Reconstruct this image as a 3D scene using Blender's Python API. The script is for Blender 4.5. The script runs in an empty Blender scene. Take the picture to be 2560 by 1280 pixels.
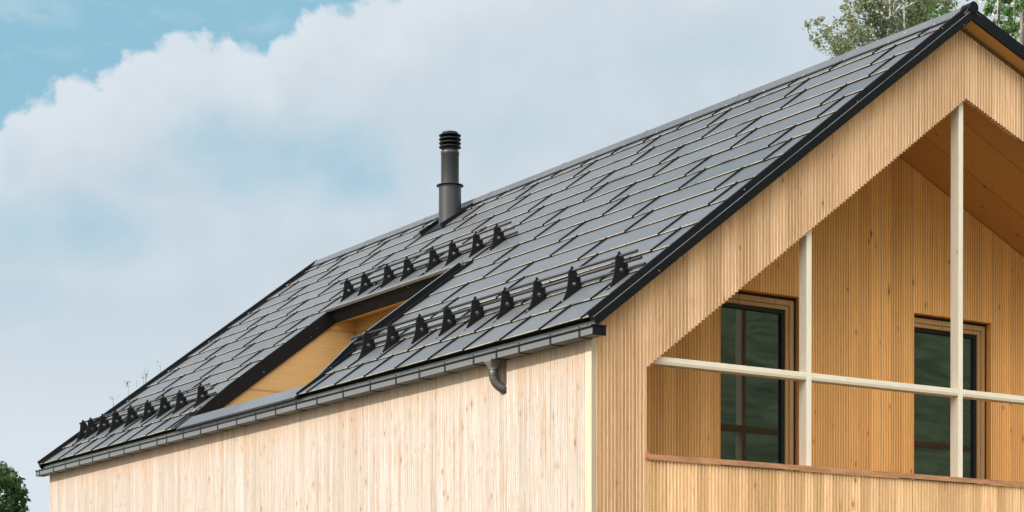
import bpy, math, random
import numpy as np
from mathutils import Vector, Matrix
from mathutils.geometry import tessellate_polygon
random.seed(7)
R = math.radians
scene = bpy.context.scene
COL = scene.collection

# ------------------------------------------------------------------ helpers
class MB:
    def __init__(self):
        self.v = []; self.f = []; self.smooth = []; self.mi = []; self.cur = 0
    def add(self, verts, faces, smooth=False):
        n = len(self.v)
        self.v += [tuple(p) for p in verts]
        self.f += [tuple(i + n for i in f) for f in faces]
        self.smooth += [smooth] * len(faces); self.mi += [self.cur] * len(faces)
    def quad(self, a, b, c, d, smooth=False):
        self.add([a, b, c, d], [(0, 1, 2, 3)], smooth)
    def box(self, x0, x1, y0, y1, z0, z1, fr=None):
        p = [(x, y, z) for x in (x0, x1) for y in (y0, y1) for z in (z0, z1)]
        if fr: p = [fr(*q) for q in p]
        self.add(p, [(0, 1, 3, 2), (4, 6, 7, 5), (0, 4, 5, 1), (2, 3, 7, 6), (0, 2, 6, 4), (1, 5, 7, 3)])
    def bevel_box(self, x0, x1, y0, y1, z0, z1, b, fr=None):
        # box with chamfered edges: three nested rectangles
        P = []
        for s in (0, 1):
            for t in (0, 1):
                pass
        xs = (x0, x1); ys = (y0, y1); zs = (z0, z1)
        V = []; idx = {}
        for i in (0, 1):
            for j in (0, 1):
                for k in (0, 1):
                    sx = b if i == 0 else -b; sy = b if j == 0 else -b; sz = b if k == 0 else -b
                    idx[(i, j, k, 0)] = len(V); V.append((xs[i], ys[j] + sy, zs[k] + sz))
                    idx[(i, j, k, 1)] = len(V); V.append((xs[i] + sx, ys[j], zs[k] + sz))
                    idx[(i, j, k, 2)] = len(V); V.append((xs[i] + sx, ys[j] + sy, zs[k]))
        F = []
        for i in (0, 1):
            F.append([idx[(i, 0, 0, 0)], idx[(i, 1, 0, 0)], idx[(i, 1, 1, 0)], idx[(i, 0, 1, 0)]])
            F.append([idx[(0, i, 0, 1)], idx[(1, i, 0, 1)], idx[(1, i, 1, 1)], idx[(0, i, 1, 1)]])
            F.append([idx[(0, 0, i, 2)], idx[(1, 0, i, 2)], idx[(1, 1, i, 2)], idx[(0, 1, i, 2)]])
        for i in (0, 1):
            for j in (0, 1):
                F.append([idx[(i, j, 0, 0)], idx[(i, j, 1, 0)], idx[(i, j, 1, 1)], idx[(i, j, 0, 1)]])
                F.append([idx[(i, 0, j, 0)], idx[(i, 1, j, 0)], idx[(i, 1, j, 2)], idx[(i, 0, j, 2)]])
                F.append([idx[(0, i, j, 1)], idx[(1, i, j, 1)], idx[(1, i, j, 2)], idx[(0, i, j, 2)]])
        for i in (0, 1):
            for j in (0, 1):
                for k in (0, 1):
                    F.append([idx[(i, j, k, 0)], idx[(i, j, k, 1)], idx[(i, j, k, 2)]])
        if fr: V = [fr(*q) for q in V]
        self.add(V, F)
    def extrude(self, prof, fa, fb, closed=True, caps=True, smooth=False):
        # prof: list of 2d points; fa, fb: functions 2d -> world for both ends
        n = len(prof)
        A = [fa(*p) for p in prof]; B = [fb(*p) for p in prof]
        F = []
        for i in range(n if closed else n - 1):
            j = (i + 1) % n
            F.append((i, j, n + j, n + i))
        self.add(A + B, F, smooth)
        if closed and caps:
            tri = tessellate_polygon([[Vector((p[0], p[1], 0)) for p in prof]])
            self.add(A, [tuple(t) for t in tri]); self.add(B, [tuple(t) for t in tri])
    def tube(self, path, r, n=10, caps=True, smooth=True):
        rings = []
        path = [Vector(p) for p in path]
        rr = r if isinstance(r, (list, tuple)) else [r] * len(path)
        for i, p in enumerate(path):
            d = (path[min(i + 1, len(path) - 1)] - path[max(i - 1, 0)]).normalized()
            a = Vector((0, 0, 1)) if abs(d.z) < .9 else Vector((1, 0, 0))
            u = d.cross(a).normalized(); w = d.cross(u)
            rings.append([p + u * rr[i] * math.cos(2 * math.pi * k / n) + w * rr[i] * math.sin(2 * math.pi * k / n) for k in range(n)])
        V = [q for r_ in rings for q in r_]
        F = []
        for i in range(len(path) - 1):
            for k in range(n):
                F.append((i * n + k, i * n + (k + 1) % n, (i + 1) * n + (k + 1) % n, (i + 1) * n + k))
        self.add(V, F, smooth)
        if caps:
            self.add(rings[0], [tuple(range(n))]); self.add(rings[-1], [tuple(range(n))])
    def lathe(self, prof, c, n=32, smooth=True):
        # prof: (r, z) list, around vertical axis at c
        V = []
        for r, z in prof:
            for k in range(n):
                a = 2 * math.pi * k / n
                V.append((c[0] + r * math.cos(a), c[1] + r * math.sin(a), c[2] + z))
        F = []
        for i in range(len(prof) - 1):
            for k in range(n):
                F.append((i * n + k, i * n + (k + 1) % n, (i + 1) * n + (k + 1) % n, (i + 1) * n + k))
        self.add(V, F, smooth)
    def build(self, name, mat, parent=None, origin=None, fix=True):
        me = bpy.data.meshes.new(name)
        o0 = Vector(origin) if origin is not None else (Vector(ROOTLOC[parent.name]) if parent is not None else Vector((0, 0, 0)))
        me.from_pydata([tuple(Vector(p) - o0) for p in self.v], [], self.f)
        me.polygons.foreach_set('use_smooth', self.smooth)
        me.polygons.foreach_set('material_index', self.mi)
        me.update()
        if fix:
            import bmesh
            bm = bmesh.new(); bm.from_mesh(me)
            bmesh.ops.remove_doubles(bm, verts=bm.verts, dist=1e-5)
            bmesh.ops.recalc_face_normals(bm, faces=bm.faces)
            bm.to_mesh(me); bm.free()
            me.update()
        for mm in (mat if isinstance(mat, (list, tuple)) else [mat]): me.materials.append(mm)
        o = bpy.data.objects.new(name, me)
        COL.objects.link(o)
        if parent is not None: o.parent = parent
        ROOTLOC[o.name] = tuple(o0)
        return o
ROOTLOC = {}
def thing(name, label, cat, loc, group=None):
    o = bpy.data.objects.new(name, None); COL.objects.link(o)
    o.empty_display_size = .3
    o.location = loc; o['label'] = label; o['category'] = cat
    if group: o['group'] = group
    ROOTLOC[o.name] = tuple(loc)
    return o

# ------------------------------------------------------------------ materials
class NT:
    def __init__(self, name):
        self.m = bpy.data.materials.new(name); self.m.use_nodes = True
        self.t = self.m.node_tree; self.bsdf = self.t.nodes['Principled BSDF']
        self.out = self.t.nodes['Material Output']
    def n(self, typ, **kw):
        nd = self.t.nodes.new(typ)
        for k, v in kw.items(): setattr(nd, k, v)
        return nd
    def l(self, a, b): self.t.links.new(a, b)
    def val(self, sock, v):
        if hasattr(v, 'is_output'): self.l(v, sock)
        else: sock.default_value = v
    def math(self, op, a, b=0., c=0., clamp=False):
        nd = self.n('ShaderNodeMath', operation=op, use_clamp=clamp)
        self.val(nd.inputs[0], a); self.val(nd.inputs[1], b); self.val(nd.inputs[2], c)
        return nd.outputs[0]
    def mix(self, fac, a, b, blend='MIX'):
        nd = self.n('ShaderNodeMix', data_type='RGBA', blend_type=blend)
        self.val(nd.inputs[0], fac)
        self.val(nd.inputs[6], a if hasattr(a, 'is_output') else (*a, 1)); self.val(nd.inputs[7], b if hasattr(b, 'is_output') else (*b, 1))
        return nd.outputs[2]
    def ramp(self, fac, lo, hi, smooth=True):
        nd = self.n('ShaderNodeMapRange', interpolation_type='SMOOTHSTEP' if smooth else 'LINEAR')
        self.val(nd.inputs[0], fac); self.val(nd.inputs[1], lo); self.val(nd.inputs[2], hi)
        return nd.outputs[0]
    def comb(self, x, y, z):
        nd = self.n('ShaderNodeCombineXYZ')
        for s, v in zip(nd.inputs, (x, y, z)): self.val(s, v)
        return nd.outputs[0]
    def noise(self, vec, scale=1., detail=3., rough=.55, dist=0.):
        nd = self.n('ShaderNodeTexNoise')
        self.l(vec, nd.inputs['Vector'])
        nd.inputs['Scale'].default_value = scale; nd.inputs['Detail'].default_value = detail
        nd.inputs['Roughness'].default_value = rough; nd.inputs['Distortion'].default_value = dist
        return nd.outputs['Fac']
    def coords(self):
        tc = self.n('ShaderNodeTexCoord'); sp = self.n('ShaderNodeSeparateXYZ')
        self.l(tc.outputs['Object'], sp.inputs[0])
        return tc.outputs['Object'], sp.outputs[0], sp.outputs[1], sp.outputs[2]
    def bump(self, h, dist=.002, strength=1.):
        b = self.n('ShaderNodeBump'); b.inputs['Distance'].default_value = dist; b.inputs['Strength'].default_value = strength
        self.l(h, b.inputs['Height']); self.l(b.outputs[0], self.bsdf.inputs['Normal'])

def wood(name, base, dark, light, axis='x', board=.16, knot=.6, kcol=(.16, .06, .02), stain=0., stcol=(.5, .25, .1), along='z', rough=.7, spread=.5, speck=.4, joint=.6, rib=0., eave=False, big=0.):
    N = NT(name)
    vec, x, y, z = N.coords()
    d = {'x': x, 'y': y, 'z': z}
    u = d[axis]; w = d[along]; o = d[[k for k in 'xyz' if k not in (axis, along)][0]]
    bid = N.math('FLOOR', N.math('DIVIDE', u, board))
    wn = N.n('ShaderNodeTexWhiteNoise', noise_dimensions='1D'); N.l(bid, wn.inputs['W'])
    rnd = wn.outputs['Value']
    woff = N.math('ADD', w, N.math('MULTIPLY', rnd, 37.))
    # board tone
    g1 = N.noise(N.comb(N.math('MULTIPLY', u, 55.), N.math('MULTIPLY', o, 55.), N.math('MULTIPLY', woff, 1.6)), 1., 5., .62, .4)
    g2 = N.noise(N.comb(N.math('MULTIPLY', u, 14.), N.math('MULTIPLY', o, 14.), N.math('MULTIPLY', woff, .55)), 1., 3., .5, 1.2)
    # cathedral figure: rings of a distorted field
    ring = N.math('FRACT', N.math('MULTIPLY', g2, 9.))
    ring = N.ramp(N.math('ABSOLUTE', N.math('SUBTRACT', ring, .5)), .18, .5)
    col = N.mix(N.ramp(g1, .3, .7), base, light)
    col = N.mix(N.math('MULTIPLY', ring, .33), col, dark)
    tone = N.math('MULTIPLY', N.math('SUBTRACT', rnd, .5), spread)
    tone = N.math('ADD', 1., tone)
    nd = N.n('ShaderNodeMix', data_type='RGBA', blend_type='MULTIPLY'); nd.inputs[0].default_value = 1.
    N.l(col, nd.inputs[6]); N.l(N.comb(tone, N.math('ADD', 1., N.math('MULTIPLY', N.math('SUBTRACT', rnd, .5), spread * 1.15)), N.math('ADD', 1., N.math('MULTIPLY', N.math('SUBTRACT', rnd, .5), spread * 1.5))), nd.inputs[7]); col = nd.outputs[2]
    if rib > 0:
        wr = N.n('ShaderNodeTexWhiteNoise', noise_dimensions='1D'); N.l(N.math('FLOOR', N.math('DIVIDE', u, .04)), wr.inputs['W'])
        rt = N.math('ADD', 1., N.math('MULTIPLY', N.math('SUBTRACT', wr.outputs['Value'], .5), rib))
        rc_ = N.n('ShaderNodeVectorMath', operation='SCALE'); N.l(col, rc_.inputs[0]); N.l(rt, rc_.inputs['Scale']); col = rc_.outputs[0]
    if rib > 0 and axis == 'y':
        f1 = N.noise(N.comb(N.math('MULTIPLY', u, 24.), 5., N.math('MULTIPLY', w, .7)), 1., 5., .7)
        col = N.mix(N.math('MULTIPLY', N.math('MULTIPLY', N.ramp(f1, .50, .66), N.ramp(N.noise(N.comb(N.math('MULTIPLY', u, 2.2), 8., N.math('MULTIPLY', w, .5)), 1., 3., .6), .35, .62)), .95), col, dark)
        f2 = N.noise(N.comb(N.math('MULTIPLY', u, 34.), 2., N.math('MULTIPLY', w, 9.)), 1., 3., .7)
        f3 = N.noise(N.comb(N.math('MULTIPLY', u, 5.), 6., N.math('MULTIPLY', w, 2.)), 1., 3., .6)
        col = N.mix(N.math('MULTIPLY', N.math('MULTIPLY', N.ramp(f2, .56, .66), N.ramp(f3, .40, .60)), .8), col, stcol)
    if eave:
        e1 = N.noise(N.comb(N.math('MULTIPLY', u, 9.), 1., N.math('MULTIPLY', w, .8)), 1., 4., .65)
        em = N.ramp(N.math('ADD', w, N.math('MULTIPLY', e1, .9)), 4.55, 5.25)
        col = N.mix(N.math('MULTIPLY', em, .42), col, (.46, .27, .12))
    if stain > 0:
        s1 = N.noise(N.comb(N.math('MULTIPLY', u, 16.), 0., N.math('MULTIPLY', w, .6)), 1., 4., .6)
        s2 = N.noise(N.comb(N.math('MULTIPLY', u, 45.), 3., N.math('MULTIPLY', w, 5.)), 1., 4., .7)
        sm = N.math('MULTIPLY', N.ramp(s1, .52, .72), N.ramp(s2, .4, .62))
        col = N.mix(N.math('MULTIPLY', sm, stain), col, stcol)
        g3 = N.noise(N.comb(N.math('MULTIPLY', u, 6.), 9., N.math('MULTIPLY', w, .4)), 1., 3., .6)
        s3 = N.noise(N.comb(N.math('MULTIPLY', u, 120.), 7., N.math('MULTIPLY', w, 3.)), 1., 3., .7)
        col = N.mix(N.math('MULTIPLY', N.math('MULTIPLY', N.ramp(g3, .55, .75), N.ramp(s3, .45, .65)), stain * .6), col, (.22, .18, .15))
    # board joints
    bf = N.math('FRACT', N.math('DIVIDE', u, board))
    jn = N.math('MULTIPLY', N.math('LESS_THAN', N.math('ABSOLUTE', N.math('SUBTRACT', bf, .5)), .5), N.math('GREATER_THAN', N.math('ABSOLUTE', N.math('SUBTRACT', bf, .5)), .482))
    col = N.mix(N.math('MULTIPLY', jn, joint), col, tuple(c * .7 for c in dark))
    # knots
    kv = N.n('ShaderNodeTexVoronoi', feature='F1'); N.l(N.comb(N.math('MULTIPLY', u, 6.2), 0., N.math('MULTIPLY', woff, 3.4)), kv.inputs['Vector']); kv.inputs['Scale'].default_value = 1.
    kd = N.math('ADD', kv.outputs['Distance'], N.math('MULTIPLY', N.math('SUBTRACT', g1, .5), .1))
    sc = N.n('ShaderNodeSeparateColor'); N.l(kv.outputs['Color'], sc.inputs[0])
    km = N.math('SUBTRACT', 1., N.ramp(kd, .04, .10))
    halo = N.math('SUBTRACT', 1., N.ramp(kd, .06, .26))
    gate = N.math('GREATER_THAN', sc.outputs[0], 1. - knot)
    col = N.mix(N.math('MULTIPLY', N.math('MULTIPLY', halo, gate), .35), col, dark)
    col = N.mix(N.math('MULTIPLY', N.math('MULTIPLY', km, gate), .8), col, kcol)
    if big > 0:
        bv = N.n('ShaderNodeTexVoronoi', feature='F1'); N.l(N.comb(N.math('MULTIPLY', u, 3.6), 4., N.math('MULTIPLY', woff, 2.0)), bv.inputs['Vector']); bv.inputs['Scale'].default_value = 1.
        bd = N.math('ADD', bv.outputs['Distance'], N.math('MULTIPLY', N.math('SUBTRACT', g1, .5), .12))
        bs_ = N.n('ShaderNodeSeparateColor'); N.l(bv.outputs['Color'], bs_.inputs[0])
        bg_ = N.math('GREATER_THAN', bs_.outputs[1], 1. - big)
        col = N.mix(N.math('MULTIPLY', N.math('MULTIPLY', N.math('SUBTRACT', 1., N.ramp(bd, .05, .22)), bg_), .45), col, dark)
        col = N.mix(N.math('MULTIPLY', N.math('MULTIPLY', N.math('SUBTRACT', 1., N.ramp(bd, .035, .085)), bg_), .85), col, kcol)
    # small specks
    sp = N.noise(N.comb(N.math('MULTIPLY', u, 130.), N.math('MULTIPLY', o, 130.), N.math('MULTIPLY', woff, 45.)), 1., 2., .5)
    col = N.mix(N.math('MULTIPLY', N.ramp(sp, .66, .74), speck), col, kcol)
    N.l(col, N.bsdf.inputs['Base Color'])
    N.bsdf.inputs['Roughness'].default_value = rough
    N.bsdf.inputs['Specular IOR Level'].default_value = .3
    N.bump(g1, .0025, .6)
    return N.m

def metal(name, base, rough=.42, spec=.5, metallic=0., dust=0., bumpd=.0, var=.15, coat=0.):
    N = NT(name)
    vec, x, y, z = N.coords()
    n1 = N.noise(vec, 2.2, 4., .6)
    n2 = N.noise(vec, 60., 3., .6)
    b = Vector(base)
    col = N.mix(n1, tuple(b * (1 - var)), tuple(b * (1 + var)))
    if dust > 0:
        col = N.mix(N.math('MULTIPLY', N.ramp(n2, .60, .72), dust), col, (.35, .34, .32))
        v = N.n('ShaderNodeTexVoronoi'); N.l(vec, v.inputs['Vector']); v.inputs['Scale'].default_value = 9.
        col = N.mix(N.math('MULTIPLY', N.math('LESS_THAN', v.outputs['Distance'], .06), .5), col, (.55, .55, .53))
    N.l(col, N.bsdf.inputs['Base Color'])
    N.l(N.math('ADD', rough - .07, N.math('MULTIPLY', n1, .14)), N.bsdf.inputs['Roughness'])
    N.bsdf.inputs['Specular IOR Level'].default_value = spec
    N.bsdf.inputs['Metallic'].default_value = metallic
    N.bsdf.inputs['Coat Weight'].default_value = coat
    N.bsdf.inputs['Coat Roughness'].default_value = .25
    if bumpd > 0: N.bump(n1, bumpd, 1.)
    return N.m

M = {}
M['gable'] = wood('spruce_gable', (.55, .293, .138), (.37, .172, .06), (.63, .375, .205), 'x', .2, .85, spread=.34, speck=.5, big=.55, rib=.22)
M['gable_flank'] = wood('spruce_pale_flank', (.92, .68, .44), (.76, .48, .26), (.95, .74, .52), 'x', .2, .3, spread=.15, speck=.15)  # groove faces, paler than the rib crests
M['loggia_flank'] = wood('spruce_pale_flank_loggia', (.97, .74, .42), (.90, .58, .27), (.98, .78, .48), 'x', .16, .3, spread=.15, speck=.15)  # loggia groove floors, paler than the crests
M['parapet'] = wood('spruce_parapet', (.75, .460, .222), (.50, .25, .09), (.82, .565, .325), 'x', .12, .85, spread=.35, speck=.5, big=.6)
M['side'] = wood('spruce_weathered', (.36, .310, .268), (.265, .185, .12), (.42, .378, .338), 'y', .12, .9, (.25, .10, .03), stain=1.0, stcol=(.36, .165, .055), spread=.14, speck=.8, rib=.16, eave=True, joint=.3, big=.45)
M['loggia'] = wood('spruce_loggia', (.68, .297, .062), (.50, .195, .036), (.76, .375, .10), 'x', .16, .55, (.14, .05, .015), spread=.25, speck=.3, big=.5)
M['ceil'] = wood('spruce_board', (.48, .262, .078), (.39, .195, .048), (.54, .31, .105), 'y', .6, .3, (.10, .04, .012), along='x', spread=.12, speck=.15)
M['ply'] = wood('spruce_plywood', (.42, .27, .115), (.37, .225, .085), (.46, .30, .135), 'z', .9, .15, (.25, .1, .03), along='y', spread=.08, speck=.1)
M['plyx'] = wood('spruce_plywood_cheek', (.42, .27, .115), (.37, .225, .085), (.46, .30, .135), 'z', .9, .15, (.25, .1, .03), along='x', spread=.08, speck=.1)
M['post'] = wood('pale_timber', (.74, .655, .51), (.62, .52, .36), (.80, .72, .59), 'y', .9, .25, (.35, .22, .1), spread=.05, speck=.12)
M['beam'] = wood('pale_timber_beam', (.74, .655, .51), (.62, .52, .36), (.80, .72, .59), 'z', .9, .2, (.35, .22, .1), along='x', spread=.05, speck=.12)
M['corner'] = wood('corner_board_spruce', (.46, .355, .25), (.38, .27, .165), (.50, .405, .30), 'x', .5, .3, (.3, .15, .06), spread=.05, speck=.2)
M['frame'] = wood('larch_frame', (.40, .235, .10), (.30, .16, .055), (.45, .28, .13), 'x', .5, .0, spread=.05, speck=.1)
M['tile'] = None
M['flash'] = metal('anthracite_sheet', (.008, .0085, .0095), .55, .08, dust=.02)
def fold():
    N = NT('glint_folded_edge')
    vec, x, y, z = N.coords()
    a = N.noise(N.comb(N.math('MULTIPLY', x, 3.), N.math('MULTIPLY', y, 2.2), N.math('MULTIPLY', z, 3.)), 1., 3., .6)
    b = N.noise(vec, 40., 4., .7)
    c = N.mix(N.math('MULTIPLY', N.ramp(a, .30, .52), N.ramp(b, .32, .50)), (.06, .058, .055), (.26, .22, .165))  # cream patches paint the glossy highlight on the tile folds into the colour
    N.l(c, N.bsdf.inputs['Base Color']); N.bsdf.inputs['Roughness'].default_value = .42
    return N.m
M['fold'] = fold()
M['gutter'] = metal('grey_gutter_sheet', (.105, .106, .105), .42, .5, dust=.1)
M['dark'] = metal('black_coated_steel', (.008, .008, .0085), .5, .2)
M['rail'] = metal('grey_coated_tube', (.022, .022, .023), .45, .35)
M['pipe'] = metal('anthracite_pipe', (.026, .026, .027), .45, .38, metallic=.1)
M['zinc'] = metal('zinc_bolt', (.6, .6, .6), .3, .5, metallic=.9)
M['brown'] = metal('brown_pipe', (.048, .043, .038), .42, .5)
M['coping'] = metal('stucco_sheet', (.085, .082, .078), .5, .5, dust=.8, var=.3)
M['black'] = metal('black_gasket', (.008, .008, .008), .6, .3)
def copper():
    N = NT('weathered_copper')
    vec, x, y, z = N.coords()
    n = N.noise(N.comb(N.math('MULTIPLY', x, 3.), N.math('MULTIPLY', y, 20.), N.math('MULTIPLY', z, 20.)), 1., 5., .65)
    n2 = N.noise(vec, 70., 3., .6)
    col = N.mix(N.ramp(n, .35, .65), (.78, .37, .21), (.50, .24, .13))
    col = N.mix(N.math('MULTIPLY', N.ramp(n2, .54, .72), .5), col, (.24, .12, .07))
    N.l(col, N.bsdf.inputs['Base Color']); N.bsdf.inputs['Metallic'].default_value = .5; N.bsdf.inputs['Roughness'].default_value = .42
    return N.m
M['copper'] = copper()
def glass():
    N = NT('door_glass')
    N.bsdf.inputs['Base Color'].default_value = (.014, .022, .016, 1)
    N.bsdf.inputs['Roughness'].default_value = .015
    N.bsdf.inputs['IOR'].default_value = 1.9
    vec, x, y, z = N.coords()
    N.bump(N.noise(vec, 1.4, 1., .4), .0016, 1.)
    return N.m
M['glass'] = glass()
def leafmat(name, c1, c2, c3, trans=.35):
    N = NT(name)
    vec, x, y, z = N.coords()
    n = N.noise(vec, .9, 2., .5)
    at = N.n('ShaderNodeAttribute', attribute_name='tone')
    col = N.mix(N.ramp(n, .35, .65), c1, c2)
    col = N.mix(at.outputs['Fac'], col, c3)
    N.l(col, N.bsdf.inputs['Base Color']); N.bsdf.inputs['Roughness'].default_value = .5
    N.bsdf.inputs['Specular IOR Level'].default_value = .35
    tr = N.n('ShaderNodeBsdfTranslucent'); N.l(col, tr.inputs[0])
    mx = N.n('ShaderNodeMixShader'); mx.inputs[0].default_value = trans
    N.l(N.bsdf.outputs[0], mx.inputs[1]); N.l(tr.outputs[0], mx.inputs[2]); N.l(mx.outputs[0], N.out.inputs[0])
    return N.m
def barkmat(name, a, b, sc=6.):
    N = NT(name)
    vec, x, y, z = N.coords()
    n = N.noise(N.comb(N.math('MULTIPLY', x, 3.), N.math('MULTIPLY', y, 3.), N.math('MULTIPLY', z, 1.)), sc, 4., .65)
    N.l(N.mix(N.ramp(n, .42, .6), a, b), N.bsdf.inputs['Base Color']); N.bsdf.inputs['Roughness'].default_value = .85
    return N.m
def grassmat():
    N = NT('meadow_grass')
    vec, x, y, z = N.coords()
    n = N.noise(vec, .05, 4., .6)
    st = N.noise(N.comb(N.math('MULTIPLY', x, .35), N.math('MULTIPLY', y, .35), N.math('MULTIPLY', z, 2.4)), 1., 5., .65, .8)
    n3 = N.noise(vec, 3., 4., .7)
    col = N.mix(N.ramp(st, .35, .65), (.040, .070, .032), (.20, .27, .135))
    col = N.mix(N.math('MULTIPLY', N.ramp(n, .4, .65), .5), col, (.10, .135, .07))
    col = N.mix(N.math('MULTIPLY', N.ramp(n3, .5, .7), .4), col, (.02, .03, .014))
    dist = N.math('SQRT', N.math('ADD', N.math('MULTIPLY', x, x), N.math('MULTIPLY', y, y)))
    yard = N.math('SUBTRACT', 1., N.ramp(N.math('ADD', dist, N.math('MULTIPLY', n3, 4.)), 22., 30.))
    col = N.mix(yard, col, N.mix(n3, (.085, .066, .045), (.15, .12, .085)))        # unseen gravel yard, added to cut green bounce onto the wood
    N.l(col, N.bsdf.inputs['Base Color']); N.bsdf.inputs['Roughness'].default_value = .9
    N.bump(n3, .05, 1.)
    return N.m

# ------------------------------------------------------------------ camera
CAMP = Vector((-10.1634, -14.5300, 0.))
YAW = .56816; TILT = -.00653
cam = bpy.data.cameras.new('Camera'); camo = bpy.data.objects.new('Camera', cam); COL.objects.link(camo)
camo.location = CAMP
cam.sensor_width = 36.; cam.lens = 4894.36 / 2560 * 36.
cam.shift_x = (1280 - 1272.02) / 2560; cam.shift_y = (1718.94 - 640) / 2560
cam.clip_start = .1; cam.clip_end = 6000
camo.rotation_euler = (math.pi / 2 + TILT, 0, -YAW)
scene.camera = camo

# ------------------------------------------------------------------ roof frames
KK = .9935
ex, ez, W2r, zrr = -.021, 3.2133, 4.714, 6.8177
tp = (zrr - ez) / (W2r - ex); PIT = math.atan(tp); cs, sn = math.cos(PIT), math.sin(PIT)
_dn = -.008
_R0 = Vector((ex + _dn * sn, 0, ez - _dn * cs))
def rp(s, y, off=0.):
    P = _R0 + Vector((cs, 0, sn)) * s + Vector((0, y, 0)) + Vector((-sn, 0, cs)) * off
    return CAMP + (P - CAMP) * KK
APX = CAMP + (Vector((W2r, 0, zrr)) - CAMP) * KK     # ridge line of the verge
XA, ZA = APX.x, APX.z
mR = .365; PR = math.atan(mR); cR, sR = math.cos(PR), math.sin(PR)
def rr(s, y, off=0.):                                   # right slope, s downward from ridge
    q = rp(0, y)
    return Vector((XA + s * cR + off * sR, q.y, ZA - s * sR + off * cR))
RIDGE_S = (W2r - ex) / cs
def s_at_apex(off):                                      # s where the left-slope point reaches the ridge plane
    p0 = rp(0, 0, off); p1 = rp(1, 0, off)
    return (XA - p0.x) / (p1.x - p0.x)
YV, YF = -.1045, 14.775
OY0, OY1, OS1 = 5.97, 9.45, 2.85                          # roof recess

HL = 14.392; W2 = 4.714; XR = 9.4
def roofline(x):                                         # verge reference line (z) at x
    return ZA + tp * (x - XA) if x < XA else ZA - mR * (x - XA)

S0, TH, Y0, TW = .001, .4372, .0972, .6893
def tilemat():
    N = NT('anthracite_tile')
    vec, x, y, z = N.coords()
    p0 = rp(S0, Y0); 
    j = N.math('FLOOR', N.math('DIVIDE', N.math('SUBTRACT', x, p0.x - 4.7), TH * cs * KK))
    par = N.math('SUBTRACT', .5, N.math('MULTIPLY', N.math('MODULO', j, 2.), .25))
    k = N.math('FLOOR', N.math('SUBTRACT', N.math('DIVIDE', N.math('SUBTRACT', y, p0.y - 7.2), 2 * TW * KK), par))
    wn = N.n('ShaderNodeTexWhiteNoise', noise_dimensions='2D'); N.l(N.comb(j, k, 0.), wn.inputs['Vector'])
    n1 = N.noise(vec, 1.3, 4., .6)
    run = N.noise(N.comb(N.math('MULTIPLY', y, 14.), 0., N.math('MULTIPLY', x, 1.2)), 1., 4., .65)
    n2 = N.noise(vec, 55., 3., .6)
    t = N.math('ADD', .84, N.math('MULTIPLY', wn.outputs['Value'], .26))
    t = N.math('ADD', t, N.math('MULTIPLY', N.math('SUBTRACT', n1, .5), .25))
    col = N.n('ShaderNodeVectorMath', operation='SCALE'); col.inputs[0].default_value = (.066, .070, .078); N.l(t, col.inputs['Scale'])
    c = N.mix(N.math('MULTIPLY', N.ramp(run, .52, .75), .30), col.outputs[0], (.13, .125, .115))
    c = N.mix(N.math('MULTIPLY', N.ramp(n2, .62, .74), .18), c, (.3, .29, .27))
    v = N.n('ShaderNodeTexVoronoi'); N.l(vec, v.inputs['Vector']); v.inputs['Scale'].default_value = 8.
    c = N.mix(N.math('MULTIPLY', N.math('LESS_THAN', v.outputs['Distance'], .05), .45), c, (.5, .5, .48))
    N.l(c, N.bsdf.inputs['Base Color'])
    r = N.math('ADD', .38, N.math('MULTIPLY', wn.outputs['Value'], .07)); r = N.math('ADD', r, N.math('MULTIPLY', run, .10))
    N.l(r, N.bsdf.inputs['Roughness']); N.bsdf.inputs['Specular IOR Level'].default_value = .62
    return N.m
M['tile'] = tilemat()
# ================================================================== HOUSE
house = thing('timber_house', 'timber house clad in ribbed pale spruce under a dark metal tiled pitched roof', 'house', (4.7, 7.2, -1.6))

# ---- ribbed cladding
TRAP = [(0., -.0110), (.24, 0.), (.97, 0.)]
INNER = [(0., -.004), (.25, -.004), (.29, 0.), (.97, 0.)]
SHAL = [(0., -.008), (.2, 0.), (.93, 0.)]
ROUND = [(0., -.013), (.06, -.006), (.2, .004), (.36, .009), (.5, .0105), (.64, .009), (.8, .004), (.94, -.006)]
def ribs(mb, u0, u1, zb, zt, fr, pitch=.04, prof=TRAP, back=-.05, step=True, top=False, jit=0.):
    """vertical ribs from u0 to u1; zb, zt functions of u; fr(u, d, z) -> world; each rib is cut level at its ends"""
    n = max(1, int(round((u1 - u0) / pitch))); p = (u1 - u0) / n
    pts = []
    for i in range(n):
        uc = u0 + (i + .45) * p
        j = random.uniform(-jit, jit)
        for fu, d in prof:
            u = u0 + (i + fu) * p
            if d <= -.0079 or not step: za, zc = zb(u), zt(u)
            else: za, zc = zb(uc) , zt(uc)
            pts.append((u, d + (j if d > -.0079 else 0), za, zc))
    pts.append((u1, prof[0][1], zb(u1), zt(u1)))
    A = [fr(u, d, a) for u, d, a, c in pts]; B = [fr(u, d, c) for u, d, a, c in pts]
    Ab = [fr(u, back, a) for u, d, a, c in pts]; Bb = [fr(u, back, c) for u, d, a, c in pts]
    m = len(pts)
    F = []
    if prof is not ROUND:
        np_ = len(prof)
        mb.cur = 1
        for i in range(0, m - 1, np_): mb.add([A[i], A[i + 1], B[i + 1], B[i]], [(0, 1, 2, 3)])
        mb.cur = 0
    for i in range(m - 1):
        if prof is ROUND or i % len(prof): F.append((i, i + 1, m + i + 1, m + i))
        F.append((i, 2 * m + i, 2 * m + i + 1, i + 1))
        if top: F.append((m + i, m + i + 1, 3 * m + i + 1, 3 * m + i))
    F.append((0, m, 3 * m, 2 * m)); F.append((m - 1, 2 * m - 1, 4 * m - 1, 3 * m - 1))
    mb.add(A + B + Ab + Bb, F)
gfr = lambda u, d, z: Vector((u, -d, z))
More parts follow.
